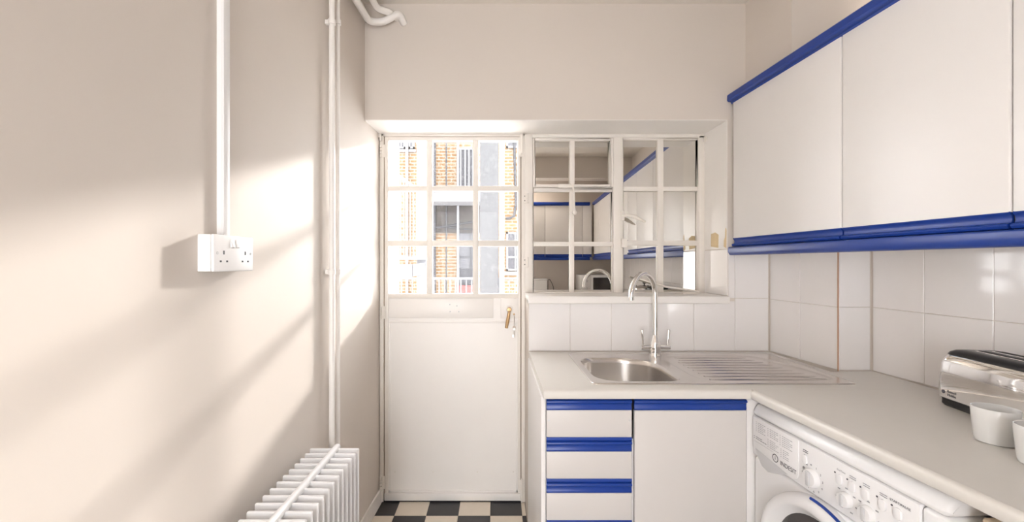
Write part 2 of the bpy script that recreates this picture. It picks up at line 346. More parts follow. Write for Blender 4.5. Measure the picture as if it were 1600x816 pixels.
for y in (311, 410):
    q = MB(); pb(q, 817.5, 824, y-7, y+7, YD-.020, YD-.012); pb(q, 824, 830, y-5, y+5, YD-.019, YD-.012)
    q.tube([(PX(824, YD), YD-.022, PZ(y+8, YD)), (PX(824, YD), YD-.022, PZ(y-8, YD))], .005, 8); wbuild(q, 'hinge', 'frame')
    for dx, dy in ((-4.5, -3.5), (-4.5, 3.5)):
        wbuild(MB().lathe([(0, -.001), (.003, 0)], (PX(824+dx, YD), YD-.021, PZ(y+dy, YD)), 'y', 8), 'screw', 'xdark')
q = MB(); pb(q, 871, 894, 289, 295, YD-.032, YD-.014); wbuild(q, 'fanlight_catch', 'frame', bevel=.003)
q = MB(); q.tube([(PX(893, YD), YD-.028, PZ(288, YD)), (PX(895, YD), YD-.03, PZ(300, YD)), (PX(895.5, YD), YD-.03, PZ(325, YD)), (PX(896.5, YD), YD-.03, PZ(336, YD))], [.006, .005, .006, .010], 10)
q.lathe([(0, -.010), (.010, -.008), (.014, 0), (.010, .010), (0, .012)], (PX(896, YD), YD-.028, PZ(333, YD)), 'y', 14); wbuild(q, 'fanlight_stay', 'frame')
# right casement handle and latch
q = MB(); q.box(PX(969, YD), PX(974, YD), YD-.022, YD-.01, PZ(345, YD), PZ(330, YD))
q.tube([(PX(972, YD), YD-.02, PZ(338, YD)), (PX(977, YD), YD-.05, PZ(338, YD)), (PX(986, YD), YD-.065, PZ(341, YD)), (PX(1001, YD), YD-.075, PZ(349, YD))], [.006, .007, .011, .004], 12)
wbuild(q, 'casement_handle', 'frame')
q = MB(); pb(q, 969, 978, 373, 387, YD-.03, YD-.008); wbuild(q, 'casement_latch', 'frame', bevel=.004)
q = MB(); q.tube([(PX(988, YD), YD-.03, PZ(433, YD)), (PX(1032, YD), YD-.06, PZ(447, YD)), (PX(1078, YD), YD-.10, PZ(455, YD)+.004)], .005, 10)
q.tube([(PX(1052, YD), YD-.11, PZ(458, YD)), (PX(1060, YD), YD-.10, PZ(457, YD)), (PX(1080, YD), YD-.09, PZ(456, YD))], [.010, .008, .006], 10); wbuild(q, 'casement_stay', 'frame')
q = MB(); q.box(PX(1098, YD), PX(1104, YD), YD-.03, YD-.012, PZ(224, YD), PZ(215, YD)); q.lathe([(0, 0), (.010, .002), (.008, .016), (0, .018)], (PX(1101, YD), YD-.04, PZ(219, YD)), 'y', 12); wbuild(q, 'hinge', 'frame')
sill = MB(); sill.prism([(2.050, 1.128), (2.047, 1.122), (2.047, 1.097), (2.052, 1.093), (2.30, 1.1055), (2.30, 1.130)], lambda a, b, t: (t, a, b), .157, 1.1255)
sill.v = [(x, y, z if y < 2.0605 or z > 1.12 else 1.1055) for x, y, z in sill.v]
wbuild(sill, 'window_sill', 'paint', bevel=.0)

# ------------------------------------------------------------------ left wall fittings
def col_pipe(y, r, z0, z1, name, label):
    x = XL(y)+.026; o = thing(name, label, 'pipe', (x, y, z0), 0, 'heating pipes on the left wall')
    MB().tube([(0, 0, 0), (0, 0, z1-z0)], r, 14).build('pipe_run', 'paint', o)
    for z in (PZ(425, y)-z0, PZ(35, y)-z0):
        c = MB(); c.lathe([(r+.0005, -.010), (r+.004, -.009), (r+.004, .009), (r+.0005, .010)], (0, 0, z), 'z', 16); c.box(-.024, -.004, -.006, .006, z-.008, z+.008)
        c.build('pipe_clip', 'paint', o)
    return o
col_pipe(1.634, .0105, .56, ZC, 'heating_pipe', 'thicker white vertical heating pipe beside the radiator, nearer the socket')
col_pipe(1.690, .0085, .56, ZC, 'heating_pipe', 'thinner white vertical heating pipe nearer the door corner')
# ceiling pipes in the corner
def arc_path(pts, n=8, rad=.05):
    out = [Vector(pts[0])]
    for a, b, c in zip(pts, pts[1:], pts[2:]):
        a, b, c = Vector(a), Vector(b), Vector(c); r = min(rad, (a-b).length*.45, (c-b).length*.45)
        p = b+(a-b).normalized()*r; q = b+(c-b).normalized()*r
        for k in range(n+1):
            t = k/n; out.append(p*(1-t)**2+b*2*t*(1-t)+q*t*t)
    out.append(Vector(pts[-1])); return out
p1 = thing('ceiling_pipe', 'white bent pipe below the ceiling turning along the back wall, the lower one', 'pipe', (0, 0, 0), 0, 'corner ceiling pipes')
MB().tube(arc_path([(XL(.9)+.03, .9, 2.452), (-.602, 2.02, 2.436), (-.545, 2.035, 2.440), (-.460, 2.030, 2.482), (-.448, 2.075, 2.455)], rad=.03), .0165, 14).build('pipe_run', 'paint', p1)
p2 = thing('ceiling_pipe', 'white bent pipe tucked in the ceiling corner, the upper shorter one', 'pipe', (0, 0, 0), 0, 'corner ceiling pipes')
MB().tube(arc_path([(XL(.9)+.085, .9, 2.512), (-.555, 1.99, 2.478), (-.50, 2.02, 2.478), (-.478, 2.075, 2.478)], rad=.04), .015, 14).build('pipe_run', 'paint', p2)
# cable trunking and double socket
LA = math.atan(.0427)           # left wall turns by this much
def lwall(name, label, cat, y, z): return thing(name, label, cat, (XL(y), y, z), -LA)
tr = lwall('cable_trunking', 'white plastic cable trunking running up the left wall from the socket', 'trunking', 1.052, 1.356)
MB().box(0, .013, -.0125, .0125, .0005, ZC-1.356).build('trunking_base', 'plastic', tr)
MB().box(.012, .017, -.0118, .0118, .0005, ZC-1.357).build('trunking_lid', 'plastic', tr, bevel=.0015)
so = lwall('wall_socket', 'white surface-mounted double power socket with two rocker switches', 'socket', 1.048, 1.270)
MB().box(0, .031, -.073, .073, 0, .086).build('back_box', 'plastic', so, bevel=.002)
MB().box(.0315, .040, -.0735, .0735, -.0005, .0865).build('face_plate', 'plastic', so, bevel=.003, seg=3)
for y in (-.010, .008):
    MB().prism([(.039, .056), (.0445, .058), (.0405, .078), (.039, .078)], lambda a, b, t: (a, t, b), y-.0065, y+.0065).build('rocker_switch', 'plastic', so, bevel=.001)
for c in (-.040, .040):
    s = MB(); s.box(.0398, .0404, c-.0022, c+.0022, .040, .049); s.box(.0398, .0404, c-.014, c-.008, .0215, .0258); s.box(.0398, .0404, c+.008, c+.014, .0215, .0258)
    s.build('pin_holes', 'xdark', so)
for c in (-.062, .062): MB().lathe([(0, .0412), (.003, .0410), (.0038, .0395)], (0, c, .043), 'x', 12).build('screw_cap', 'wgrey', so)
# radiator
ra = thing('radiator', 'white finned column radiator standing along the left wall under the pipes', 'radiator', (-.557, .9, 0))
finm = None
for k in range(31):
    y = 1.468-.0371*k-.9
    if finm is None:
        f = MB().box(-.085, .085, -.005, .005, .09, .650); o = f.build('fin', 'rad', ra, bevel=.0045, seg=3); finm = o.data; o.location = (0, y, 0)
    else: inst('fin', finm, (0, y, 0), (0, 0, 0), ra)
MB().tube([(.004, .585, .648), (.004, -.57, .648)], .0115, 14).build('top_header', 'rad', ra)
MB().tube([(.004, .585, .13), (.004, -.57, .13)], .0115, 14).build('bottom_header', 'rad', ra)
for y in (.50, -.48): MB().box(-.02, .028, y-.004, y+.004, 0, .13).build('foot', 'rad', ra)
MB().tube(arc_path([(.004, .585, .13), (.004, .63, .13), (-.03, .70, .13), (-.055, .734, .13), (-.055, .734, .56)], rad=.02), .009, 10).build('connecting_pipe', 'rad', ra)

# ------------------------------------------------------------------ blue grip profiles
GRIP = [(0, 0), (.011, 0), (.013, -.004), (.007, -.010), (.005, -.018), (.007, -.026), (.017, -.029), (.019, -.033), (.015, -.040), (0, -.043)]
PELM = [(-.015, 0), (.026, 0), (.030, -.003), (.031, -.024), (.024, -.037), (.018, -.040), (-.015, -.040)]
CORN = [(-.02, .0), (.024, 0), (.030, -.006), (.031, -.030), (.026, -.036), (.012, -.038), (.010, -.046), (-.02, -.046)]
PULL = [(0, 0), (.008, 0), (.014, -.004), (.015, -.009), (.008, -.013), (.006, -.022), (.009, -.031), (.007, -.037), (0, -.037)]
LIP = [(0, 0), (.007, 0), (.009, -.004), (.009, -.010), (.005, -.014), (0, -.014)]
# ------------------------------------------------------------------ wall cabinets along the right wall
def rloc(x, y, z): return (x, y, z)
XF = lambda y: 1.14+.055*(2.05-y)      # door face line
edges = [2.05, 1.445, .99, .70, .40, -.17, -.72, -1.09]
labs = ['white wall cabinet with blue grip next to the window recess', 'white wall cabinet with blue grip above the toaster', 'narrow white wall cabinet cut by the right edge of the photo',
        'short-doored white wall cabinet seen mirrored in the window', 'white wall cabinet mirrored deep in the right casement', 'white wall cabinet mirrored near the far corner', 'narrow white wall cabinet in the far mirrored corner of the right run']
for i, (a, b) in enumerate(zip(edges, edges[1:])):
    L = (a-b)*math.hypot(1, .055)
    o = thing('wall_cabinet', labs[i], 'cabinet', (XF(a), a, 1.345), RA, 'right wall cabinets')
    d = .30 if i else .36
    MB().box(.020, d, -L+.001, -.001, .0, .74).build('carcass', 'cab', o)
    zb = .155 if i == 3 else .062
    dr = MB().box(0, .018, -L+.002, -.002, zb, .735).build('door', 'cab', o, bevel=.004, seg=3)
    g = MB().prism(GRIP, lambda p, q, t: (-p+.012, t, q+zb+.003), -L+.003, -.003).build('grip', 'blue', dr)
L = (2.062-(-1.09))*math.hypot(1, .055)
co = thing('cornice_trim', 'long blue cornice rail along the top of the right wall cabinets', 'trim', (XF(2.062), 2.062, 2.106), RA)
MB().prism(CORN, lambda p, q, t: (-p+.010, t, q), -L, 0).build('cornice_rail', 'blue', co)
pe = thing('pelmet_trim', 'long blue light pelmet under the right wall cabinets', 'trim', (XF(2.062), 2.062, 1.367), RA)
MB().prism(PELM, lambda p, q, t: (-p+.014, t, q), -L, 0).build('pelmet_rail', 'blue', pe, bevel=.002)
# rear wall cabinets, seen mirrored in the window
YF = -1.10
for a, b, lb in ((.10, .66, 'white wall cabinet on the rear wall, mirrored at the left edge of the window'), (.66, 1.166, 'white wall cabinet on the rear wall, mirrored middle of the left casement'), (1.166, 1.29, 'narrow white corner cabinet mirrored beside the window mullion')):
    o = thing('wall_cabinet', lb, 'cabinet', (a, YF, 1.345), 0, 'rear wall cabinets'); L = b-a
    MB().box(.001, L-.001, -.325, -.020, 0, .74).build('carcass', 'cab', o)
    dr = MB().box(.002, L-.002, -.018, 0, .062, .735).build('door', 'cab', o, bevel=.004, seg=3)
    MB().prism(GRIP, lambda p, q, t: (t, p-.012, q+.065), .003, L-.003).build('grip', 'blue', dr)
o = thing('cornice_trim', 'blue cornice rail on the rear wall cabinets, mirrored in the left casement', 'trim', (.10, YF, 2.106))
MB().prism(CORN, lambda p, q, t: (t, p-.01, q), 0, 1.16).build('cornice_rail', 'blue', o)
o = thing('pelmet_trim', 'blue pelmet under the rear wall cabinets, mirrored in the left casement', 'trim', (.10, YF, 1.367))
MB().prism(PELM, lambda p, q, t: (t, p-.014, q), 0, 1.16).build('pelmet_rail', 'blue', o)

# ------------------------------------------------------------------ base units
YU = 1.455
du = thing('drawer_unit', 'white base unit of drawers with blue pulls beside the door', 'drawers', (.170, YU, 0))
c_ = MB(); c_.box(0, .015, .020, .60, .10, .828); c_.box(.283, .298, .020, .60, .10, .68); c_.box(.015, .283, .020, .60, .10, .118); c_.box(.015, .283, .59, .60, .118, .828); c_.build('carcass', 'cab', du)
MB().box(-.015, -.001, .005, .605, 0, .829).build('side_panel', 'cab', du)
MB().box(0, .298, .05, .065, 0, .10).build('plinth', 'cab', du)
zt = .822
for k in range(5):
    zt = [.822, .680, .538, .396, .254][k]; zb = [.693, .551, .409, .267, .125][k]
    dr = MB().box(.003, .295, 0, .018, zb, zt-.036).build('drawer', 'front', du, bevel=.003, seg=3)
    MB().prism(PULL, lambda p, q, t: (t, -p+.010, q+zt), .003, .295).build('pull', 'blue', dr, bevel=.0015)
    MB().prism(LIP, lambda p, q, t: (t, -p+.009, q+zb), .003, .295).build('lip', 'blue', dr)
    if k == 0:
        for x in (.011, .288): MB().lathe([(0, -.001), (.0035, -.0006), (.004, .001)], (x, 0, .752), 'y', 12).build('screw_cap', 'wgrey', dr)
su = thing('sink_unit', 'white base unit with a plain door and blue pull under the sink', 'cabinet', (.470, YU, 0))
s = MB(); s.box(.001, .016, .020, .60, .10, .68); s.box(.37, .386, .020, .60, .10, .828); s.box(.016, .37, .020, .60, .10, .118); s.box(.016, .37, .59, .60, .118, .828); s.build('carcass', 'cab', su)
MB().box(0, .386, .05, .065, 0, .10).build('plinth', 'cab', su)
MB().box(.3895, .44, .004, .018, .0, .829).build('filler_strip', 'cab', su)
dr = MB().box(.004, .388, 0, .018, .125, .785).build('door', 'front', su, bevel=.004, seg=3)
MB().prism(PULL, lambda p, q, t: (t, -p+.010, q+.822), .004, .388).build('pull', 'blue', dr, bevel=.0015)

# ------------------------------------------------------------------ worktops
XE = lambda y: .86+.0547*(1.435-y)
def edge_prof(mb, p, q, n):     # nosing along p -> q, outward direction n
    pr = [(0, ZW), (.006, ZW-.0012), (.011, ZW-.006), (.012, ZW-.012), (.012, ZW-.026), (.009, ZW-.030), (0, ZW-.030)]
    k = len(pr); vs = [(e[0]+n[0]*a, e[1]+n[1]*a, z) for e in (p, q) for a, z in pr]
    mb.add(vs, [tuple(range(k))[::-1], tuple(range(k, 2*k))]+[(i, (i+1)%k, k+(i+1)%k, k+i) for i in range(k)])
wk = thing('sink_worktop', 'pale grey laminate worktop holding the inset sink under the window', 'worktop', (0, 0, 0))
t = MB()
for b in ((.160, .345, 1.447, 2.062), (.345, 1.270, 1.447, 1.515), (.345, 1.270, 1.99, 2.062), (1.270, 1.322, 1.447, 2.062), (1.322, 1.36, 1.447, 1.68), (1.36, 1.496, 1.447, 1.688)):
    t.box(*b, ZW-.030, ZW)
edge_prof(t, (.160, 1.447), (.865, 1.447), (0, -1))
t.build('worktop_slab', 'lam', wk)
wk2 = thing('side_worktop', 'long pale grey laminate worktop along the right wall above the washing machine', 'worktop', (0, 0, 0))
t = MB(); y0, y1 = 1.4465, YR+.002
pts = [(XE(y0)+.012, y0), (XE(y1)+.012, y1), (XR(y1)-.007, y1), (XR(y0)-.007, y0)]
t.prism(pts, lambda a, b, z: (a, b, z), ZW-.030, ZW); edge_prof(t, (XE(1.447)+.012, 1.4345), (XE(y1)+.012, y1), (-1, 0))
t.build('worktop_slab', 'lam', wk2)
wk3 = thing('rear_worktop', 'pale laminate worktop against the rear wall behind the viewer', 'worktop', (0, 0, 0))
t = MB().prism([(.08, YR+.002), (XE(YR)-.003, YR+.002), (XE(-.83)-.003, -.83), (.08, -.83)], lambda a, b, z: (a, b, z), ZW-.030, ZW); edge_prof(t, (.08, -.83), (XE(-.83)-.004, -.83), (0, 1)); t.build('worktop_slab', 'lam', wk3)
for a, b, lb in ((.10, .50, 'white rear base cabinet nearest the added rear opening'), (.50, .90, 'white rear base cabinet next to the corner')):
    o = thing('base_cabinet', lb, 'cabinet', (a, -.86, 0), 0, 'rear base cabinets')
    MB().box(.001, b-a-.001, -.55, -.020, 0, .828).build('carcass', 'cab', o)
    dr = MB().box(.003, b-a-.003, -.018, 0, .12, .785).build('door', 'cab', o, bevel=.004)
    MB().prism(PULL, lambda p, q, t: (t, p-.01, q+.822), .003, b-a-.003).build('pull', 'blue', dr)
for a, b, lb in ((.70, .12, 'white base cabinet beyond the washing machine'), (.12, -.46, 'white base cabinet under the pans')):
    o = thing('base_cabinet', lb, 'cabinet', (XE(a)+.04, a, 0), RA, 'right base cabinets'); L = a-b
    MB().box(.020, .55, -L+.001, -.001, 0, .828).build('carcass', 'cab', o)
    dr = MB().box(0, .018, -L+.003, -.003, .12, .785).build('door', 'cab', o, bevel=.004)
    MB().prism(PULL, lambda p, q, t: (-p+.010, t, q+.822), -L+.003, -.003).build('pull', 'blue', dr)
# pale wooden board standing between washing machine and cabinet
wbd = thing('chopping_board', 'pale wooden board edge standing in the gap by the washing machine', 'board', (XE(.80)+.03, .80, 0))
MB().box(0, .30, -.012, .012, 0, .806).build('board', 'wood', wbd, bevel=.006)

# ------------------------------------------------------------------ sink
sk = thing('kitchen_sink', 'stainless steel inset sink with rounded bowl and ribbed drainer', 'sink', (0, 0, ZW))
def rrect(x0, x1, y0, y1, r, n=8):
    rr = r if isinstance(r, (tuple, list)) else (r,)*4; out = []
    for (cx, cy, a0, q) in ((x1-rr[0], y1-rr[0], 0, rr[0]), (x0+rr[1], y1-rr[1], 90, rr[1]), (x0+rr[2], y0+rr[2], 180, rr[2]), (x1-rr[3], y0+rr[3], 270, rr[3])):
        for k in range(n+1):
            a = math.radians(a0+90*k/n); out.append((cx+q*math.cos(a), cy+q*math.sin(a)))
    return out
def shrink(loop, d):
    cx = sum(p[0] for p in loop)/len(loop); cy = sum(p[1] for p in loop)/len(loop); out = []
    n = len(loop)
    for i in range(n):
        a, b = Vector(loop[i-1]), Vector(loop[(i+1)%n]); t = (b-a); nn = Vector((-t.y, t.x))
        if nn.length < 1e-9: out.append(loop[i]); continue
        nn.normalize(); out.append((loop[i][0]+nn.x*d, loop[i][1]+nn.y*d))
    return out
OUT = rrect(.339, 1.281, 1.503, 2.002, .022)
BOWL = rrect(.366, .684, 1.532, 1.912, (.15, .07, .09, .06), 10)
DRN = [(.80, 1.962), (1.13, 1.966), (1.20, 1.93), (1.245, 1.70), (1.25, 1.58), (1.23, 1.545), (.80, 1.540), (.745, 1.56), (.735, 1.64), (.738, 1.80), (.75, 1.90)][::-1]
def smooth_loop(p, it=2):
    for _ in range(it):
        q = []
        for i in range(len(p)):
            a, b = p[i], p[(i+1)%len(p)]
            q += [(a[0]*.75+b[0]*.25, a[1]*.75+b[1]*.25), (a[0]*.25+b[0]*.75, a[1]*.25+b[1]*.75)]
        p = q
    return p
DRN = smooth_loop(DRN)
def area(p): return sum(p[i-1][0]*p[i][1]-p[i][0]*p[i-1][1] for i in range(len(p)))
if area(DRN) < 0: DRN = DRN[::-1]
if area(BOWL) < 0: BOWL = BOWL[::-1]
def ringmesh(name, loops, m, parent, cap=True):
    vs = [p for l in loops for p in l]; n = len(loops[0]); fs = []
    for i in range(len(loops)-1):
        for k in range(n): fs.append((i*n+k, i*n+(k+1)%n, (i+1)*n+(k+1)%n, (i+1)*n+k))
    if cap: fs.append(tuple(range((len(loops)-1)*n, len(loops)*n)))
    return MB().add(vs, fs).build(name, m, parent)
bm = bmesh.new(); es = []
RIM = .0035
for lp in (shrink(OUT, .006), BOWL, DRN):
    vs = [bm.verts.new((x, y, RIM)) for x, y in lp]
    es += [bm.edges.new((vs[i-1], vs[i])) for i in range(len(vs))]
bmesh.ops.triangle_fill(bm, edges=es, use_beauty=True); bmesh.ops.recalc_face_normals(bm, faces=bm.faces)
for f in bm.faces:
    if f.normal.z < 0: f.normal_flip()
me = bpy.data.meshes.new('deck'); bm.to_mesh(me); bm.free(); me.materials.append(M['steel']); inst('deck', me, (0, 0, 0), parent=sk)
L3 = lambda l, z: [(x, y, z) for x, y in l]
ringmesh('rim', [L3(OUT, .0003), L3(shrink(OUT, .001), .003), L3(shrink(OUT, .0035), .0045), L3(shrink(OUT, .006), RIM)], 'steel', sk, cap=False)
bw = ringmesh('bowl', [L3(BOWL, RIM), L3(shrink(BOWL, .003), RIM-.003), L3(shrink(BOWL, .006), -.02), L3(shrink(BOWL, .012), -.12), L3(shrink(BOWL, .022), -.142), L3(shrink(BOWL, .045), -.150)], 'steel', sk)
MB().lathe([(0, -.146), (.03, -.146), (.042, -.1475), (.045, -.1495)], (.52, 1.70, 0), 'z', 28).build('waste', 'chrome', bw)
ov = MB(); ov.lathe([(0, -.004), (.011, -.003), (.012, 0), (.014, .004)], (.664, 1.66, -.045), 'x', 18); ov.build('overflow', 'chrome', bw)
dn = ringmesh('drainer', [L3(DRN, RIM), L3(shrink(DRN, .003), RIM-.001), L3(shrink(DRN, .008), RIM-.004), L3(shrink(DRN, .02), RIM-.0042)], 'steel', sk)
for k in range(9):
    y = 1.572+k*.0445
    xa = .79-.0*k if k < 7 else .81; xb = 1.222-(k*.0115 if k > 1 else .01)
    c = MB(); n = 10; rows_ = []
    for j in range(n+1):
        x = xa+(xb-xa)*j/n; e = min(1, min(j, n-j)/1.0)
        rows_.append([(x, y-.006, -.001), (x, y-.003, .0003+.0014*e), (x, y, .0003+.0019*e), (x, y+.003, .0003+.0014*e), (x, y+.006, -.001)])
    vs = [v for r in rows_ for v in r]; fs = [(i*5+q, i*5+q+1, (i+1)*5+q+1, (i+1)*5+q) for i in range(n) for q in range(4)]
    c.add(vs, fs).build('ridge', 'steel', dn)
# tap
tx, ty = .731, 1.955
tp = thing('kitchen_tap', 'chrome swan neck mixer tap with two levers behind the sink bowl', 'tap', (tx, ty, ZW+.0035))
MB().lathe([(0, 0), (.027, 0), (.027, .004), (.0245, .012), (.0255, .03), (.0265, .042), (.022, .062), (.0165, .082), (.0135, .094), (.0125, .098), (0, .098)], (0, 0, 0), 'z', 32).build('tap_body', 'chrome', tp)
sdir = Vector((-.151, -.131, 0)).normalized()
pth = [Vector((0, 0, .09)), Vector((0, 0, .20)), Vector((0, 0, .279))]
for k in range(1, 25):
    a = math.pi*k/24; pth.append(sdir*(.1-.1*math.cos(a))+Vector((0, 0, .279+.1*math.sin(a))))
pth.append(pth[-1]+Vector((0, 0, -.012)))
MB().tube(pth, .0118, 20).build('spout', 'chrome', tp)
for sx in (-1, 1):
    lv = MB(); lv.tube([(sx*.012, 0, .042), (sx*.036, -.002, .041), (sx*.058, -.004, .040), (sx*.066, -.004, .040)], [.013, .0105, .012, .011], 16)
    lo = lv.build('lever_arm', 'chrome', tp)
    MB().tube([(sx*.056, -.004, .048), (sx*.057, -.004, .07), (sx*.060, -.003, .098), (sx*.061, -.002, .118), (sx*.061, -.002, .121)], [.0045, .0045, .0065, .0075, .005], 14).build('lever', 'chrome', lo)

# ------------------------------------------------------------------ washing machine (local: x into the wall, y along the wall, front at x = 0)
WY = 1.452; XWF = lambda y: .954-.055*y
wm = thing('washing_machine', 'white front-loading washing machine under the right worktop', 'washing machine', (XWF(WY), WY, 0), RA)
LW = .597
b = MB().box(.012, .54, -LW, 0, .012, .640); b.build('body', 'white', wm, bevel=.010, seg=3)
MB().box(.004, .05, -LW+.002, -.002, .08, .637).build('front_panel', 'white', wm, bevel=.012, seg=3)
# rounded top band
pr = [(.53, .770), (.53, .818), (.05, .818), (.03, .8165), (.016, .811), (.006, .800), (.001, .786), (0, .7735)]
MB().prism(pr, lambda a, z, t: (a, t, z), -LW+.0, -.0).build('top_band', 'white', wm, bevel=.012, seg=3)
MB().box(.002, .10, -LW+.055, -.002, .642, .772).build('control_panel', 'white', wm, bevel=.002)
MB().box(.004, .10, -LW+.0, -LW+.054, .642, .772).build('panel_end', 'white', wm, bevel=.010, seg=3)
drw = MB().prism([(-.004, .771), (-.206, .771), (-.207, .668), (-.200, .653), (-.188, .647), (-.004, .668)], lambda y, z, t: (t, y, z), -.0015, .02).build('detergent_drawer', 'white', wm, bevel=.002)
MB().prism([(-.010, .667), (-.130, .6615), (-.165, .648), (-.120, .628), (-.075, .612), (-.045, .618), (-.028, .636)], lambda y, z, t: (t, y, z), .0005, .012).build('grip_recess', 'wgrey', wm, bevel=.004)
RT = (math.pi/2, 0, -math.pi/2)
text('logo_word', 'INDESIT', .0185, 'ink', (-.0022, -.168, .6715), RT, drw)
MB().lathe([(.0105, -.0022), (.0125, -.0022), (.0125, -.0016), (.0105, -.0016)], (0, -.113, .6755), 'x', 28).build('logo_ring', 'ink', drw)
text('logo_letter', 'i', .019, 'ink', (-.0022, -.113, .676), RT, drw)
def lines(y0, z0, n, w0, seed, parent, m='inkl'):
    q = MB()
    for k in range(n):
        z = z0-.0058*k; ww = w0*(.55+.45*abs(math.sin(seed+k*2.1)))
        x = -.0018
        q.add([(x, y0, z), (x, y0-.004, z), (x, y0-.004, z-.0018), (x, y0, z-.0018)], [(0, 1, 2, 3)])
        u = y0-.010; 
        while u > y0-.010-ww:
            l = .005+.004*abs(math.sin(seed*3+u*900)); q.add([(x, u, z), (x, u-l, z), (x, u-l, z-.0018), (x, u, z-.0018)], [(0, 1, 2, 3)]); u -= l+.0016
    q.build('programme_list', m, parent, smooth=False)
lines(-.022, .757, 6, .034, 1, drw); lines(-.078, .757, 5, .036, 2, drw); lines(-.078, .722, 5, .036, 3, drw)
lines(-.132, .757, 6, .044, 4, drw); lines(-.136, .716, 5, .02, 5, drw); lines(-.012, .7075, 2, .045, 6, drw, 'ink')
MB().box(-.0018, -.0015, -.105, -.012, .690, .6905).build('print_line', 'inkl', drw)
def knob(y, z, r, name):
    o = MB().lathe([(0, -.012), (r*.84, -.012), (r*.95, -.009), (r, .0), (r, .003)], (0, y, z), 'x', 32).build(name, 'white', wm)
    MB().box(-.0165, -.011, y-r*.22, y+r*.22, z-r*.80, z+r*.80).build('pointer_ridge', 'wgrey', o, bevel=.002)
knob(1.196-WY, .6846, .026, 'programme_dial'); knob(1.087-WY, .684, .0195, 'temperature_dial'); knob(1.027-WY, .684, .0195, 'spin_dial')
for k in range(10):
    a = math.radians(68-k*30); 
    text('dial_number', str(k+1), .0085, 'ink', (.0012, 1.196-WY-.0355*math.cos(a), .6846+.0355*math.sin(a)), RT, wm)
for k in range(4):
    a = math.radians(98+k*27); q = MB().box(.0010, .0016, -.0025, .0025, -.0022, .0022); o = q.build('dial_symbol', 'inkl', wm); o.location = (0, 1.196-WY-.0355*math.cos(a), .6846+.0355*math.sin(a))
for yc in (1.087, 1.027):
    for k in range(7):
        a = math.radians(-60+k*50); o = MB().box(.0010, .0016, -.0035, .0035, -.0016, .0016).build('dial_mark', 'inkl', wm); o.location = (0, yc-WY-.029*math.cos(a), .684+.029*math.sin(a))
for y, nm in ((1.222, 'ON'), (1.107, 'EcoTime'), (1.070, ''), (1.033, ''), (.990, ''), (.9546, 'START/PAUSE')):
    z = .726; yl = y-WY
    MB().prism([(yl+.0085*math.cos(t), z+.0085*math.sin(t)-(.005 if math.sin(t) < 0 else -.005)) for t in [math.pi*2*k/24+.01 for k in range(24)]], lambda a, c, t: (t, a, c), -.003, .004).build('button', 'white', wm, bevel=.001)
    if y < 1.2: MB().lathe([(0, .0008), (.0022, .0010), (.0024, .003)], (0, yl+.015, z+.012), 'x', 10).build('indicator', 'ink', wm)
    if nm in ('EcoTime', 'START/PAUSE'): text('button_text', nm, .0072 if nm[0] == 'E' else .0078, 'ink' if nm[0] == 'S' else 'inkl', (.0014, yl-.004, z+.0235), RT, wm)
    else:
        q = MB()
        for j in range(2): q.box(.0010, .0016, yl-.010, yl+.008, z+.0195+.005*j, z+.0213+.005*j)
        q.build('button_text', 'inkl' if y < 1.2 else 'ink', wm)
# porthole door
yc, zc = -LW/2+.008, .415
dp = MB().lathe([(.222, .010), (.222, -.012), (.219, -.023), (.212, -.030), (.204, -.033), (.194, -.032), (.188, -.028), (.178, -.016), (.166, -.004)], (0, yc, zc), 'x', 72).build('porthole_ring', 'white', wm)
MB().lathe([(.166, -.004), (.155, -.008), (.130, -.013), (.08, -.017), (0, -.018)], (0, yc, zc), 'x', 56).build('porthole_glass', 'darkglass', dp)
arc = [(-.0165, yc+.2225*math.cos(math.radians(a)), zc+.2225*math.sin(math.radians(a))) for a in range(72, 112, 3)]
arc = [(-.0165, yc-.2225*math.cos(math.radians(a)), zc+.2225*math.sin(math.radians(a))) for a in range(62, 98, 3)]
MB().tube(arc, .0042, 8).build('blue_accent', 'blue', dp)
for y in (-.05, -.55):
    for x in (.06, .48): MB().lathe([(0, 0), (.02, 0), (.018, .012), (0, .012)], (x, y, 0), 'z', 14).build('foot', 'black', wm)

# ------------------------------------------------------------------ toaster
ta = -math.atan(.16)
to = thing('toaster', 'chrome toaster with black base and top near the tiled wall', 'toaster', (1.352, 1.315, ZW), ta)
# local: long side along -y, x across towards the wall; front side face at x = 0
LT, DT = .40, .145
def tside(sc, z0, z1, x0, x1, r=.04):
    return rrect(x0, x1, -LT, 0, r)
def loftz(name, secs, m, parent, capb=True, capt=True):
    n = len(secs[0][0]); vs = [(x, y, z) for l, z in secs for x, y in l]; fs = []
    for i in range(len(secs)-1):
        for k in range(n): fs.append((i*n+k, i*n+(k+1)%n, (i+1)*n+(k+1)%n, (i+1)*n+k))
    if capb: fs.append(tuple(range(n))[::-1])
    if capt: fs.append(tuple(range((len(secs)-1)*n, len(secs)*n)))
    return MB().add(vs, fs).build(name, m, parent)
base = rrect(.006, DT-.006, -LT+.006, -.006, .022)
loftz('base', [(shrink(base, .006), .0), (base, .006), (base, .022), (rrect(0, DT, -LT, 0, .026), .026)], 'black', to)
B = rrect(0, DT, -LT, 0, .026, 10)
def ins(ex, ey):
    return [(DT/2+(x-DT/2)*(1-ex*2/DT), -LT/2+(y+LT/2)*(1-ey*2/LT)) for x, y in B]
secs = [(ins(0, 0), .0265), (ins(.0003, .0005), .06), (ins(.0012, .002), .10), (ins(.003, .006), .128), (ins(.007, .013), .145), (ins(.012, .021), .156), (ins(.016, .028), .1615)]
loftz('chrome_shell', secs, 'chrome', to)
loftz('top_cover', [(ins(.0105, .019), .1565), (ins(.013, .024), .164), (ins(.019, .036), .171), (ins(.030, .056), .175)], 'black', to)
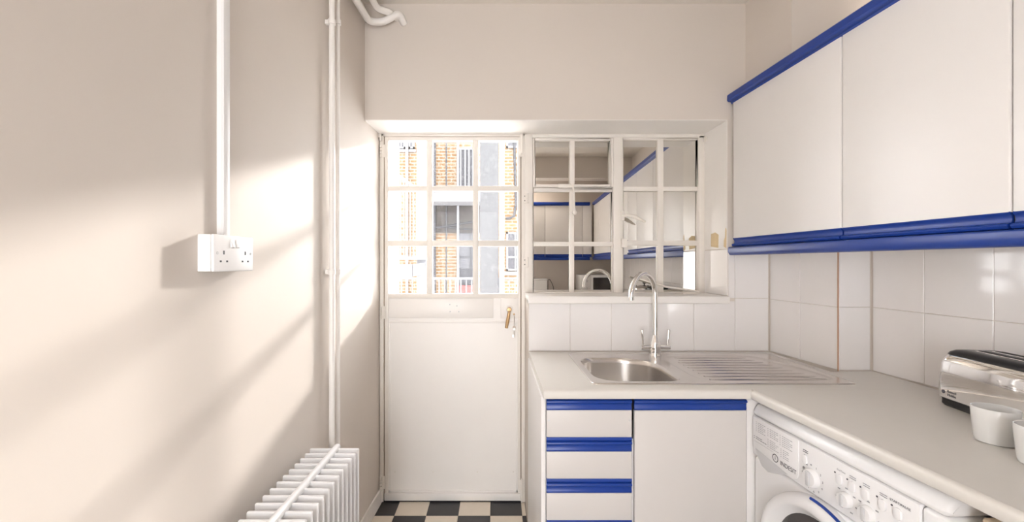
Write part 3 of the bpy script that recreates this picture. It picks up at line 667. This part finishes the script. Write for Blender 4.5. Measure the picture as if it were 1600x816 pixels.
for xc in (.052, .093):
    MB().box(xc-.013, xc+.013, -LT+.085, -.085, .1745, .1775).build('slot_rim', 'chrome', to, bevel=.002)
    MB().box(xc-.009, xc+.009, -LT+.092, -.092, .1765, .1782).build('slot', 'dark', to)
RTt = (math.pi/2, 0, -math.pi/2)
text('brand_text', 'Russell', .0105, 'ink', (-.0004, -.062, .0475), RTt, to); text('brand_text', 'Hobbs', .0105, 'ink', (-.0004, -.062, .0375), RTt, to)
MB().lathe([(0, 0), (.0055, 0), (.0055, .001)], (-.0005, -.034, .0435), 'x', 18).build('brand_dot', 'ink', to)
# ------------------------------------------------------------------ cups
def cup(x, y, label):
    o = thing('cup', label, 'cup', (x, y, ZW), 0, 'white cups on the side worktop')
    MB().lathe([(0, .002), (.030, .0), (.034, .002), (.0365, .010), (.0405, .058), (.0415, .0815), (.0405, .083), (.0390, .0815), (.0375, .058), (.0335, .012), (.029, .007), (0, .006)], (0, 0, 0), 'z', 48).build('bowl', 'ceramic', o)
    hp = [(.055+.0*k, 0, 0) for k in range(1)]
    hp = [Vector((.037+.003*k/10+.022*math.sin(math.pi*k/10), 0, .022+.044*k/10)) for k in range(11)]
    h = MB().tube(hp, .004, 10).build('handle', 'ceramic', o); h.rotation_euler = (0, 0, math.radians(-20))
cup(1.197, 1.02, 'white ceramic cup standing in front of the toaster')
cup(1.157, .90, 'white ceramic cup cut off by the right edge of the photo')

# ------------------------------------------------------------------ things behind the camera, seen mirrored
mw = thing('microwave', 'white microwave in the rear corner, mirrored in the window', 'microwave', (1.13, -1.06, ZW))
MB().box(0, .45, -.33, 0, .012, .27).build('body', 'white', mw, bevel=.006)
MB().box(.14, .44, .0, .012, .02, .262).build('door', 'white', mw, bevel=.004)
MB().box(.165, .415, .011, .0135, .05, .235).build('door_window', 'darkglass', mw, bevel=.002)
MB().box(.01, .135, 0, .010, .02, .262).build('control_panel', 'plastic', mw, bevel=.003)
for z in (.09, .19): MB().lathe([(0, .034), (.018, .034), (.021, .010)], (.072, 0, z), 'y', 20).build('knob', 'wgrey', mw)
for x in (.03, .42):
    for y in (-.03, -.30): MB().lathe([(0, 0), (.012, 0), (.012, .013)], (x, y, 0), 'z', 10).build('foot', 'black', mw)
bb = thing('bread_bin', 'white box-shaped bin mirrored at the lower left of the window', 'bin', (.40, -1.20, ZW))
MB().box(0, .29, -.12, .10, 0, .20).build('body', 'white', bb, bevel=.012, seg=3)
MB().box(.0, .29, -.122, .102, .196, .215).build('lid', 'white', bb, bevel=.006)
cb = MB().tube(arc_path([(.715, -1.25, ZW+.004), (.72, -1.28, ZW+.20), (.75, -1.30, ZW+.20), (.80, -1.30, ZW+.10), (.80, -1.30, ZW+.004)], rad=.06), .004, 8).build('black_cable', 'black')
tag(cb, 'black cable looping beside the mirrored white bin', 'cable')
def pan(x, y, r, h, label, metal, lidm):
    o = thing('saucepan', label, 'pan', (x, y, ZW), 0, 'pans on the side worktop')
    MB().lathe([(0, 0), (r*.95, 0), (r, .006), (r, h), (r+.004, h+.002), (r-.002, h), (r-.003, .008), (0, .006)], (0, 0, 0), 'z', 36).build('pot', metal, o)
    ld = MB().lathe([(r+.002, h+.003), (r*.9, h+.012), (r*.5, h+.026), (0, h+.030)], (0, 0, 0), 'z', 36).build('lid', lidm, o)
    MB().lathe([(.006, h+.028), (.006, h+.040), (.018, h+.046), (.018, h+.056), (0, h+.058)], (0, 0, 0), 'z', 18).build('lid_knob', 'black', ld)
    MB().tube([(0, -r, h-.02), (0, -r-.06, h-.01), (0, -r-.16, h+.005)], [.007, .010, .009], 10).build('handle', 'black', o)
pan(1.45, .46, .09, .185, 'steel saucepan with lid, mirrored behind the tap spout', 'steel', 'steel')
pan(1.45, .80, .088, .205, 'black lidded saucepan mirrored at the lower right of the window', 'black', 'black')
# fill lamp added on the ceiling, out of view behind the camera
lp = thing('fill_lamp', 'added unseen round white fill lamp behind the viewer', 'lamp', (.45, -.95, ZC))
MB().lathe([(0, 0), (.16, 0), (.16, -.02), (.15, -.025)], (0, 0, 0), 'z', 36).build('lamp_base', 'white', lp)
M['lampglass'] = mat('fill_lamp_glass', (.9, .88, .84), .4, emit=(1, .9, .78))
MB().lathe([(.15, -.022), (.148, -.05), (.11, -.085), (.05, -.10), (0, -.102)], (0, 0, 0), 'z', 36).build('lamp_shade', 'lampglass', lp)
light('fill_lamp_light', 'AREA', 4, (.45, -.95, ZC-.108), (1, .90, .80), (0, 0, -1), shape='DISK', size=.28)

# ------------------------------------------------------------------ outside, seen through the door panes
struct(MB().box(-4, 4, 2.37, 6.4, -.25, -.02).build('ground', 'paving'))
struct(MB().box(-14, 14, 6.41, 30, -3.2, -3.0).build('ground_courtyard', 'paving'))
YA = 12.0
def ax(x, Y=YA): return (x-CX)/F*Y
def az(y, Y=YA): return H-(y-CY)/F*Y
bd = thing('apartment_building', 'yellow brick apartment block across the courtyard seen through the door', 'building', (0, YA, -3))
def ab(x0, x1, y0, y1, dep0, dep1, name, m, parent=bd, Y=YA):
    o = MB().box(ax(x0, Y), ax(x1, Y), dep0, dep1, az(y1, Y)+3, az(y0, Y)+3).build(name, m, parent, smooth=False); return o
MB().box(-5, 2.6, 0, 1.2, 0, 9.5).build('brick_wall', 'brick', bd, smooth=False)
def window(x0, x1, y0, y1, fm='xwhite', gm='xglass', bars=(), hb=()):
    f = MB(); t = .05; X0, X1, Z0, Z1 = ax(x0), ax(x1), az(y1)+3, az(y0)+3
    f.box(X0, X0+t, -.06, .02, Z0, Z1); f.box(X1-t, X1, -.06, .02, Z0, Z1); f.box(X0, X1, -.06, .02, Z0, Z0+t); f.box(X0, X1, -.06, .02, Z1-t, Z1)
    for b in bars: f.box(ax(b)-.018, ax(b)+.018, -.07, .02, Z0, Z1)
    for b in hb: f.box(X0, X1, -.055, .02, az(b)+2.975, az(b)+3.025)
    w_ = f.build('window', fm, bd, smooth=False)
    MB().box(X0+.02, X1-.02, -.03, -.01, Z0+.02, Z1-.02).build('pane', gm, w_, smooth=False)
window(622, 634, 205, 233, bars=(628,)); window(639, 648, 205, 233)
window(714, 741, 232, 304, 'xwhite', 'xdark', bars=(720, 727, 733))
window(715, 741, 362, 441, 'xdark', 'xglass', bars=(735,), hb=(402,))
window(791, 810, 363, 423, 'xwhite', 'xglass', bars=(805,), hb=(402,))
window(791, 812, 195, 232, 'xwhite', 'xglass')
ab(716, 741, 420, 446, -.05, 0, 'door_panel', 'xdark'); ab(714, 745, 446, 470, -.12, 0, 'red_panel', 'red')
ab(672, 752, 309, 322, -.9, 0, 'balcony_slab', 'xwhite'); ab(672, 752, 322, 364, -.08, 0, 'balcony_shade_panel', 'xbrown')  # brown panel paints the shade under the slab
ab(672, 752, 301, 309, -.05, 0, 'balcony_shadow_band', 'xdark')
ab(787, 812, 425, 430, -.12, 0, 'window_sill', 'xwhite'); ab(619, 650, 234, 238, -.05, 0, 'string_course', 'xwhite')
for x, r, mm, nm in ((679.5, .045, 'xdark', 'drainpipe'), (698, .022, 'xdark', 'drainpipe'), (637, .04, 'xwhite', 'drainpipe'), (716, .035, 'xwhite', 'drainpipe')):
    MB().tube([(ax(x), -.10, 0), (ax(x), -.10, 9)], r, 10).build(nm, mm, bd)
MB().tube([(ax(803), -.08, az(215)+3), (ax(806), -.08, az(320)+3), (ax(803), -.08, az(338)+3), (ax(796), -.08, az(342)+3), (ax(790), -.08, az(342)+3)], .035, 8).build('cable_conduit', 'xdark', bd)
MB().tube([(ax(676), -.10, az(357)+3), (ax(700), -.10, az(354)+3), (ax(745), -.10, az(346)+3)], .03, 8).build('cable_conduit', 'xdark', bd)
MB().tube([(ax(700), -.10, az(356)+3), (ax(745), -.10, az(360)+3)], .022, 8).build('cable_conduit', 'xdark', bd)
# concrete column and white posts
YC_ = 6.15
def post(x0, x1, Y, dep, m, name, label, cat, z0=-.02, z1=6):
    o = thing(name, label, cat, (ax((x0+x1)/2, Y), Y, z0)); h = (ax(x1, Y)-ax(x0, Y))/2
    MB().box(-h, h, 0, dep, 0, z1-z0).build('shaft', m, o, bevel=.01); MB().box(-h-.02, h+.02, -.02, dep+.02, z1-z0-.2, z1-z0).build('capital', m, o); return o
post(750, 779, 6.0, .3, 'concrete', 'concrete_column', 'grey concrete column outside behind the right door panes', 'column')
post(780, 788, 6.0, .12, 'xwhite', 'white_post', 'white post standing right beside the concrete column', 'post')
post(606, 619, 5.6, .2, 'xwhite', 'white_post', 'white post at the far left of the door glass', 'post')
post(651, 666, 10.4, .3, 'xwhite', 'white_post', 'broad white post behind the outside staircase', 'post', z0=-3.0)
# balcony railing
YRl = 6.3
rl = thing('balcony_railing', 'white metal railing across the walkway seen low in the door glass', 'railing', (0, YRl, -.02))
zt = az(435, YRl)+.02
MB().box(-3.2, 1.6, -.02, .02, zt-.02, zt+.012).build('top_rail', 'xwhite', rl)
MB().box(-3.2, 1.6, -.015, .015, .08, .10).build('bottom_rail', 'xwhite', rl)
bal = None
for k in range(60):
    x = -3.16+k*.08
    if bal is None: o = MB().box(-.007, .007, -.007, .007, .09, zt-.01).build('baluster', 'xwhite', rl); bal = o.data; o.location.x = x
    else: inst('baluster', bal, (x, 0, 0), parent=rl)
for x in (-3.2, -1.6, 0.0, 1.6): MB().box(x-.02, x+.02, -.02, .02, 0, zt).build('post', 'xwhite', rl)
# outside staircase
YS = 9.0
st = thing('outside_staircase', 'white metal staircase with slim balusters behind the left door panes', 'staircase', (0, YS, -3))
sx = lambda x: ax(x, YS); sz = lambda y: az(y, YS)+3
MB().tube([(sx(600), 0, sz(272)), (sx(620), 0, sz(272)), (sx(668), 0, sz(308)), (sx(672), 0, sz(311))], .03, 8).build('handrail', 'xwhite', st)
for k in range(14):
    x = 601+5*k; yt = 272 if x < 620 else 272+(x-620)*.75
    MB().box(sx(x)-.011, sx(x)+.011, -.011, .011, sz(402), sz(yt)).build('baluster', 'xwhite', st)
MB().box(sx(598), sx(666), -.1, .8, sz(406), sz(401)).build('landing', 'xwhite', st)
MB().prism([(sx(598), sz(413)), (sx(645), sz(413)), (sx(645), sz(433)), (sx(598), sz(442))], lambda a, b, t: (a, t, b), -.08, -.02).build('side_panel', 'xwhite', st)
MB().prism([(sx(646), sz(413)), (sx(664), sz(411)), (sx(664), sz(428)), (sx(646), sz(432))], lambda a, b, t: (a, t, b), -.08, -.02).build('side_panel', 'xwhite', st)
MB().box(sx(650), sx(664), .1, .2, 0, sz(401)).build('support_post', 'xwhite', st); MB().box(sx(598), sx(606), .1, .2, 0, sz(401)).build('support_post', 'xwhite', st)
